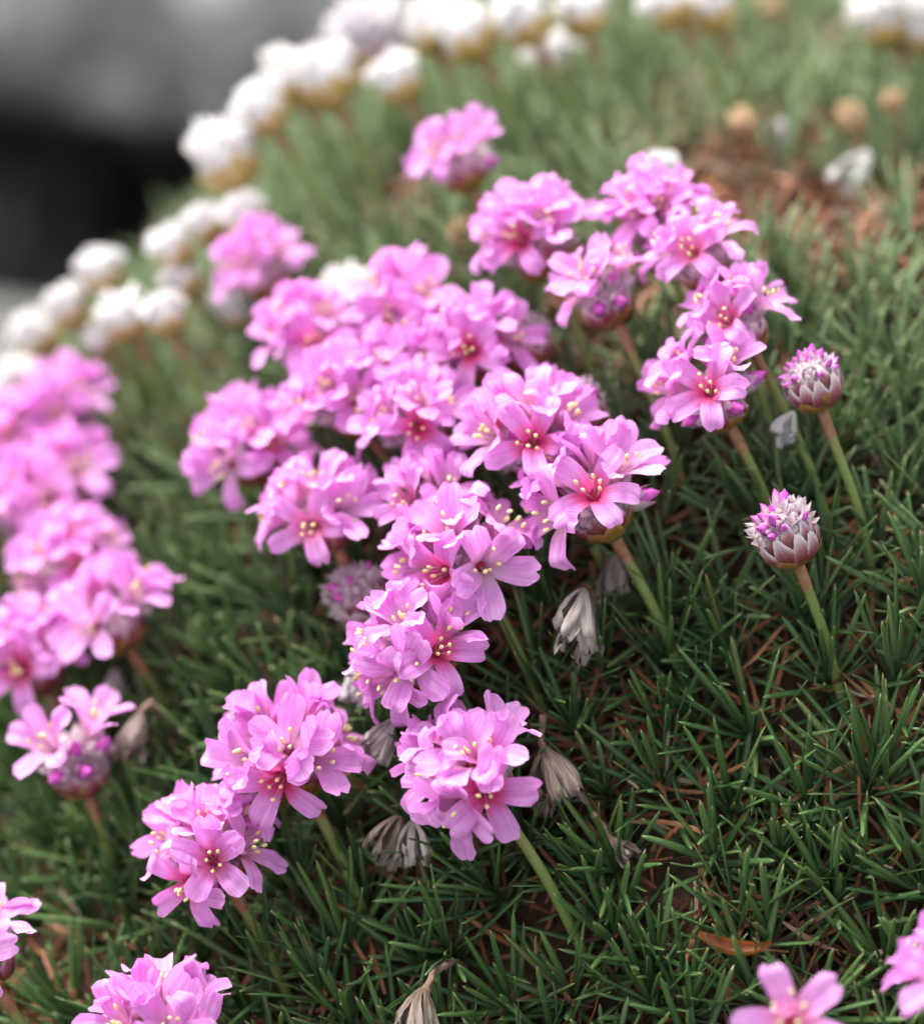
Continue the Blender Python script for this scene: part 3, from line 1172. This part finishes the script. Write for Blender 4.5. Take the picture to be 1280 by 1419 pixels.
open_head(636, 760, "pink thrift head with brown-striped throat standing over a greyish bud", florets=[(612, 794, 1.0, W), (672, 788, 0.0, Fn), (626, 742, 0.1, Fn), (556, 778, 0.2, W), (690, 735, 0.2, W), (585, 745, 0.2, Hf)], fill=3, scale=1.02)
open_head(590, 688, CL, CG, florets=[(618, 678, 0.1, Fn), (566, 700, 0.8, W), (560, 665, 0.2, Hf)], fill=2, scale=0.81, H=2.7, pol=74)
open_head(815, 682, "pink thrift head on a thick green stem above a hanging withered bell", florets=[(852, 654, 0.2, Fn), (818, 682, 1.0, W), (775, 714, 0.2, W), (775, 660, 0.1, Fn), (825, 632, 0.2, Hf)], buds=[(835, 712), (885, 690)], fill=3, scale=1.02, H=2.7)
open_head(728, 598, "pink thrift head with a red star throat between clump and budding head", florets=[(738, 616, 1.0, W), (687, 606, 0.1, Fn), (740, 562, 0.2, Fn), (780, 585, 0.2, W), (700, 570, 0.2, Hf)], fill=3, pol=74)
open_head(980, 535, "pink thrift head with magenta buds showing, beside a closed round bud", florets=[(980, 544, 1.0, W), (1008, 508, 0.0, Fn), (930, 540, 0.2, W), (945, 512, 0.3, Fn)], buds=[(1052, 520), (962, 578), (1012, 565)], fill=2, scale=0.92, H=2.7)
open_head(1018, 438, "pale pink thrift head with one long outstretched petal, behind another head", florets=[(1004, 448, 0.8, W), (1060, 424, 0.0, W), (985, 424, 0.1, Fn), (1022, 408, 0.1, Hf), (965, 445, 0.1, W)], fill=2, scale=0.81, pol=64, axis=(-0.38 * cR + 0.90 * cU + 0.02 * cF).normalized())
open_head(438, 708, CL, CG, florets=[(480, 720, 0.0, Fn), (432, 730, 0.7, W), (375, 716, 0.2, W), (442, 678, 0.1, Fn), (400, 690, 0.2, Fn), (500, 690, 0.2, Hf)], fill=2, scale=0.9, pol=74)
open_head(340, 612, "pink thrift head at the clump's grassy side with a tall raised petal", florets=[(318, 646, 0.0, W), (390, 640, 0.9, W), (346, 602, 0.1, Fn), (335, 565, 0.1, Hf), (285, 605, 0.1, W), (385, 600, 0.2, Fn)], fill=3, scale=0.92, pol=74)
open_head(568, 575, CL, CG, florets=[(540, 580, 0.1, Fn), (592, 612, 1.0, W), (628, 592, 0.0, Fn), (581, 560, 0.2, Fn), (510, 585, 0.2, W)], fill=2, H=2.6, scale=0.9, pol=74)
open_head(655, 468, CL, CG, florets=[(650, 486, 1.0, W), (668, 448, 0.0, Fn), (700, 470, 0.2, W), (620, 450, 0.2, Fn), (615, 490, 0.2, W)], fill=2, scale=0.90, H=2.7, pol=74)
open_head(560, 418, CL, CG, florets=[(545, 440, 0.5, W), (585, 412, 0.1, Fn), (530, 405, 0.2, Fn), (560, 380, 0.2, Hf)], fill=2, scale=0.90, H=2.7, pol=74)
open_head(428, 462, CL, CG, florets=[(438, 480, 0.8, W), (395, 470, 0.2, Fn), (450, 440, 0.2, Fn), (400, 440, 0.2, W)], fill=2, scale=0.90, H=2.7, pol=74)
open_head(478, 545, CL, CG, florets=[(460, 540, 0.1, Fn), (500, 560, 0.3, Fn), (440, 520, 0.2, W), (490, 515, 0.1, Fn), (530, 530, 0.1, W)], fill=2, H=2.6, scale=0.9, pol=74)
open_head(560, 495, CL, CG, florets=[(545, 500, 0.1, Fn), (590, 500, 0.2, Fn), (560, 470, 0.1, W), (520, 485, 0.2, W)], fill=2, H=2.5, scale=0.85, pol=74)
open_head(738, 325, "broad soft-focus pink thrift head standing apart behind the clump, floret with red throat", florets=[(722, 348, 1.0, W), (735, 300, 0.0, Fn), (790, 305, 0.0, Fn), (680, 330, 0.1, W), (700, 298, 0.1, W), (765, 335, 0.3, Fn)], fill=4, scale=0.96, pol=64, axis=(-0.38 * cR + 0.90 * cU + 0.02 * cF).normalized())
open_head(832, 398, "pink thrift head with whitish unopened buds down one side, few open florets", florets=[(820, 388, 0.0, Fn), (858, 366, 0.2, W), (800, 400, 0.2, W)], buds=[(855, 420), (830, 430)], fill=0, scale=0.86, pol=64, axis=(-0.38 * cR + 0.90 * cU + 0.02 * cF).normalized())
open_head(905, 292, "small pink thrift head just below a tiny white bud", florets=[(925, 275, 0.0, W), (885, 300, 0.2, W), (880, 280, 0.1, Fn), (915, 300, 0.4, Fn)], fill=2, scale=0.84, pol=64, axis=(-0.38 * cR + 0.90 * cU + 0.02 * cF).normalized())
open_head(965, 348, "starry pink thrift head with long narrow petals over a pale cup", florets=[(955, 352, 0.7, W), (990, 325, 0.1, W), (925, 345, 0.1, W)], fill=3, scale=0.84, pol=64, axis=(-0.38 * cR + 0.90 * cU + 0.02 * cF).normalized())
open_head(632, 215, "lone small pink thrift head half in bud, standing against far grass", florets=[(622, 210, 0.0, W), (655, 195, 0.1, Hf), (605, 220, 0.1, W)], buds=[(672, 228)], fill=0, scale=0.84, pol=64, axis=(-0.38 * cR + 0.90 * cU + 0.02 * cF).normalized())
open_head(358, 366, "ragged pink thrift head with few spread petals near the white buds", florets=[(345, 370, 0.1, W), (390, 350, 0.1, W), (365, 345, 0.1, Hf), (325, 372, 0.1, W)], fill=1, scale=0.84, pol=64, axis=(-0.38 * cR + 0.90 * cU + 0.02 * cF).normalized())
open_head(100, 1040, "half-open pink thrift head on bare stem, two florets and many closed pink buds", florets=[(78, 1032, 0.0, Fn), (128, 1005, 0.0, Fn)], buds=[(110, 1040), (138, 1038), (90, 1072), (122, 1065)], fill=0, scale=0.98, axis=(-0.34 * cR + 0.84 * cU - 0.36 * cF).normalized())
open_head(88, 565, LL, LG, fill=6, scale=0.92, axis=(-0.35 * cR + 0.8 * cU - 0.4 * cF), pol=74)
open_head(25, 612, LL, LG, fill=6, scale=0.87, pol=74)
open_head(75, 668, LL, LG, florets=[(75, 690, 0.1, Fn), (40, 665, 0.2, Fn), (110, 655, 0.1, W), (20, 700, 0.2, W)], fill=5, scale=0.99, pol=74)
open_head(5, 690, LL, LG, fill=6, scale=0.87, pol=74)
open_head(90, 772, LL, LG, florets=[(75, 765, 0.0, Fn), (120, 790, 0.6, W), (150, 762, 0.1, W), (50, 800, 0.2, W)], fill=5, scale=0.92, pol=74)
open_head(148, 848, "open pink thrift head at the rim of its group, showing a deep funnel floret", florets=[(135, 865, 0.1, Fn), (185, 830, 0.0, Fn), (110, 830, 0.1, Fn), (150, 808, 0.2, Hf)], fill=4, scale=0.94, pol=74)
open_head(35, 905, LL, LG, florets=[(35, 925, 0.9, W), (25, 880, 0.1, Fn), (75, 895, 0.2, Fn), (0, 900, 0.2, W)], fill=4, scale=0.97, pol=74)
open_head(-42, 1312, "partly seen pink thrift head with two long lilac petals over dark leaves", florets=[(-25, 1318, 0.8, W), (-10, 1272, 0.2, W), (-60, 1290, 0.2, Fn)], fill=3, scale=1.0, H=3.2)
open_head(212, 1428, "pink thrift head rising from below with upright petals and yellow anthers", florets=[(180, 1420, 0.2, Fn), (240, 1422, 0.1, Fn), (210, 1395, 0.1, Hf), (275, 1440, 0.2, W)], fill=4, scale=1.05, H=2.8)
open_head(1083, 1406, "small pink thrift head with single wide floret near the curled brown leaf", florets=[(1088, 1402, 0.5, W)], buds=[(1105, 1432)], fill=0, scale=1.12, H=3.2, nb_max=0)
open_head(1330, 1352, "pink thrift head by the curled leaf's rosettes, only its petal tips seen", florets=[(1303, 1352, 0.3, W)], fill=3, scale=1.0, H=3.2)

bud_head(1126, 532, "closed round thrift bud, papery pink-white, on stem beside a white withered floret", scale=0.92, H=2.7)
bud_head(1089, 742, "closed round thrift bud with magenta tips and maroon scales, alone on green stem", scale=1.0, H=2.5)
bud_head(498, 826, "closed greyish pink thrift bud leaning out from under the pink clump", scale=1.0, H=1.6, axis=(-0.5 * cR + 0.75 * cU - 0.4 * cF).normalized(), pink=0.15)
bud_head(803, 566, "pinkish thrift bud peeping out behind the red-star head", scale=0.9, H=1.9)
bud_head(727, 478, "brownish white-topped thrift bud half hidden behind the clump's petals", scale=0.95, H=1.9, pink=0.0)
bud_head(652, 330, "tan thrift bud nearly hidden behind the broad pink head", style='tan', scale=0.6, H=1.2)
for (x, y) in ((480, 412), (328, 428)):
    bud_head(x, y, "small white thrift bud low down among the clump's far pink heads", style='white', scale=0.85, H=1.8, group="low white buds behind the clump")
bud_head(920, 240, "tiny white thrift bud standing over a small pink head", style='white', scale=0.62, H=1.6)
LW = "out-of-focus white thrift bud in the crest row against the grey rock slab"
LWL = "out-of-focus white thrift bud at the bank's edge beneath the black hollow"
GWL = "white buds beneath the hollow"
GW = "white buds along the crest"
for (x, y, s, H) in ((140, 378, 1.15, 3.2), (95, 428, 1.15, 3.0), (48, 470, 1.25, 2.8), (174, 440, 1.2, 2.7), (230, 440, 1.05, 2.5), (240, 348, 1.15, 3.0), (286, 312, 1.0, 3.0),
                     (336, 305, 1.15, 2.6), (256, 390, 1.05, 2.4), (24, 530, 1.1, 2.5), (0, 575, 1.1, 2.2), (140, 472, 0.9, 2.2), (314, 222, 1.75, 3.4), (362, 155, 1.35, 3.6), (405, 112, 1.5, 3.4),
                     (452, 108, 1.7, 3.2), (552, 112, 1.25, 2.4), (598, 42, 1.4, 2.6), (648, 46, 1.6, 2.4), (726, 28, 1.5, 2.4), (806, 20, 1.3, 2.4), (928, 8, 1.3, 2.4), (985, 14, 1.3, 2.3)):
    low = y > 280
    lb = LW if 222 != y else "largest white thrift bud, standing alone between the dark hollow and the crest row"
    lb = LWL if low else lb
    bud_head(x, y, lb, style='white', scale=s * 0.68, H=H + 0.6, group=None if y == 222 else (GWL if low else GW), nbuds=15, axis=(-0.46 * cR + 0.86 * cU - 0.02 * cF).normalized())
bud_head(518, 60, "out-of-focus lilac-tinged thrift bud among white ones on the crest", style='lilac', scale=1.35, H=3.0)
bud_head(765, 82, "small faded thrift bud in the grass below the crest's white buds", style='white', scale=0.9, H=1.5)
for (x, y) in ((1228, 26), (1284, 32)):
    bud_head(x, y, "out-of-focus white thrift bud over golden cup, apart on the grassy bank", style='white', scale=1.1, H=2.6, group="white buds apart on the bank")
for (x, y, s) in ((1030, 172, 0.52), (1180, 165, 0.58), (1236, 142, 0.42), (1070, 12, 0.5)):
    bud_head(x, y, "dry tan thrift bud standing in the blurred grass beyond the clump", style='tan', scale=s, H=1.5, group="dry tan buds", nbuds=9)


# ------------------------------------------------------------------ withered heads, stalks, fallen bits
def dry_petal(seed, L, top_r, bot_r):
    r = random.Random(seed)
    rows, uvs = [], []
    NV, NU = 8, 7
    ph = r.random() * 6
    ln = L * r.uniform(0.82, 1.1)
    for j in range(NV):
        v = j / (NV - 1)
        rad = top_r + (bot_r - top_r) * math.sin(v * 2.1) ** 0.8 - 0.05 * v ** 4
        hw = 0.04 + 0.095 * math.sin(min(1.0, v * 1.15) * 2.2)
        row, ru = [], []
        for i in range(NU):
            u = i / (NU - 1) * 2 - 1
            crump = 0.075 * v * math.sin(4 * u + ph + 6 * v) + 0.045 * r.uniform(-1, 1) * v
            tip = (0.16 * abs(math.sin(4.1 * u + ph)) + r.uniform(0, 0.12)) if j == NV - 1 else 0
            row.append((rad + crump + 0.03 * math.cos(3 * u), hw * u + 0.02 * math.sin(5 * v + ph), -ln * (v - tip)))
            ru.append((0.5 + 0.5 * u, v))
        rows.append(row)
        uvs.append(ru)
    b = MB()
    b.grid(rows, uvs)
    return b.make("dry_petal", DRY)


DRYP = [dry_petal(i, 0.95, 0.06, 0.29) for i in range(6)]


def dry_head(u, v, ang, label, H=1.0, scale=1.0, white=0.0, stalk=None, n=10, squash=1.0, tow=0.25):
    """withered bell; (u,v) is the top where the stalk joins, ang the picture angle it hangs to (0 = straight down, + = to the right)"""
    T = on_ray(u, v, H + 0.35)
    d = (math.sin(ang) * cR - math.cos(ang) * cU - tow * cF).normalized()
    root = ob("withered_head", None, None, loc(T))
    root.empty_display_size = 0.004
    tag(root, label, "dead flower")
    F = frame(-d)
    S = Matrix.Diagonal((scale * squash * 0.85, scale * 0.85, scale, 1))
    for k in range(n):
        inner = 0.72 if k % 3 == 2 else 1.0
        ob("dry_petal", random.choice(DRYP), root, F @ S @ Matrix.Rotation(6.2832 * k / n + random.gauss(0, 0.28), 4, 'Z') @ Matrix.Rotation(random.gauss(0, 0.10), 4, 'Y') @ Matrix.Rotation(random.gauss(0, 0.16), 4, 'X') @ Matrix.Diagonal((inner, 1, random.uniform(0.85, 1.1), 1)), (white, 0, 0, 1))
    if stalk:
        pts = [Vector((0, 0, 0)) + d * 0.12] + [on_ray(a, b_, h_) - T for a, b_, h_ in stalk]
        pts2 = []
        for i in range(len(pts) - 1):
            for q in range(4):
                pts2.append(pts[i].lerp(pts[i + 1], q / 4) + Vector((random.gauss(0, 0.012), random.gauss(0, 0.012), random.gauss(0, 0.012))))
        pts2.append(pts[-1])
        b = MB()
        b.tube(pts2, [0.085] * 2 + [0.055] * (len(pts2) - 2), 7)
        ob("stalk", b.make("stalk", STALK), root)
    return root


dry_head(808, 818, -0.16, "hanging withered papery bell with a hooked brown stalk over dark leaves", 1.6, 1.1, 0.25, [(812, 812, 1.4), (826, 838, 1.0), (852, 884, -0.1)])
dry_head(755, 1040, 0.30, "squat grey withered head with a thin upright stalk, resting on needle leaves", 1.0, 1.0, 0.0, [(748, 1020, 1.2), (752, 992, 1.5)], n=13, squash=1.5)
dry_head(546, 1000, -0.62, "whitish shredded withered head beside the broad pink head's petals", 1.5, 0.78, 0.45, n=11)
dry_head(553, 1132, -0.38, "brownish withered head, wider of two hanging below a pink head", 1.2, 0.85, 0.0, n=11)
dry_head(572, 1138, 0.08, "greyer shredded withered head, narrower of two hanging below a pink head", 1.2, 0.72, 0.3)
dry_head(586, 1370, -0.15, "brown withered head with long twig stalk at the lowest edge of leaves", 1.4, 0.95, 0.0, [(600, 1352, 1.5), (622, 1334, 1.2), (645, 1340, 0.2)], n=11)
dry_head(846, 765, 0.1, "brown crumpled withered head beside a green stem above the hanging bell", 1.0, 0.8, 0.1, [(832, 760, 0.9), (828, 800, 0.4), (832, 850, -0.1)])
dry_head(850, 1165, 0.75, "shaggy collapsed withered tuft on a short pale stalk among brown needles", 0.55, 0.55, 0.0, [(838, 1148, 0.7), (820, 1128, 0.95)], n=9)
dry_head(1098, 570, -0.35, "white withered floret hanging behind a closed round bud", 1.6, 0.62, 0.95, n=6)
dry_head(492, 925, -0.1, "white papery withered head hidden under a pink head's lowest petals", 1.3, 0.7, 0.85, n=8)
dry_head(196, 990, -0.35, "grey withered head hanging from a sharply bent brown stalk", 1.6, 0.85, 0.1, [(206, 972, 1.9), (236, 1004, 1.2), (270, 1044, 0.1)])
dry_head(160, 928, -0.05, "pale withered head hanging below the funnel-floret head", 1.6, 0.75, 0.5, n=8)
dry_head(1205, 212, -0.75, "white crumpled withered head lying in the blurred grass", 0.9, 0.95, 0.85, n=8)
dry_head(1110, 165, -0.75, "pale grey withered wisp lying beside a dry tan bud", 0.6, 0.8, 0.7, n=5)


def twig(pts, label, r=0.05):
    P = [on_ray(*p) for p in pts]
    B = P[-1]
    b = MB()
    q = []
    for i in range(len(P) - 1):
        for k in range(4):
            q.append(P[i].lerp(P[i + 1], k / 4) - B + Vector((random.gauss(0, 0.02), random.gauss(0, 0.02), 0)))
    q.append(P[-1] - B)
    b.tube(q, [r * 0.8] * 3 + [r] * (len(q) - 3), 7)
    return tag(ob("dry_stalk", b.make("dry_stalk", STALK), None, loc(B)), label, "stalk")


twig([(362, 922, 1.2), (376, 945, 0.7), (388, 972, -0.1)], "short brown dead stalk poking out of the grassy gap")
twig([(1172, 655, 0.9), (1190, 690, 0.5), (1200, 720, -0.1)], "thin pinkish dead stalk beside the round bud's rosettes", 0.04)

# curled orange-brown leaf lying on the rosettes
rows, uvs = [], []
pA, pB = on_ray(967, 1294, 1.7), on_ray(1068, 1310, 1.7)
mid = (pA + pB) / 2
ex = (pB - pA)
LN = ex.length
ex.normalize()
ez = (cU * 0.75 - cF * 0.65).normalized()
ez = (ez - ex * ez.dot(ex)).normalized()
ey = ez.cross(ex)
for i in range(13):
    t_ = i / 12
    w_ = 0.115 * math.sin(math.pi * (0.06 + 0.90 * t_)) ** 0.6
    row, ru = [], []
    for k in range(9):
        a = -1.9 + 3.8 * k / 8
        p = ex * (LN * (t_ - 0.5)) - ez * (0.16 * math.sin(math.pi * t_) - 0.05 * (t_ > 0.93)) + w_ * (math.sin(a) * ey - math.cos(a) * ez)
        row.append(p)
        ru.append((k / 8, t_))
    rows.append(row)
    uvs.append(ru)
b = MB()
b.grid(rows, uvs)
tag(ob("curled_leaf", b.make("curled_leaf", CURL), None, loc(mid)), "curled orange-brown dead leaf lying on green needle leaves", "dead leaf")
print("objects", len(bpy.data.objects))
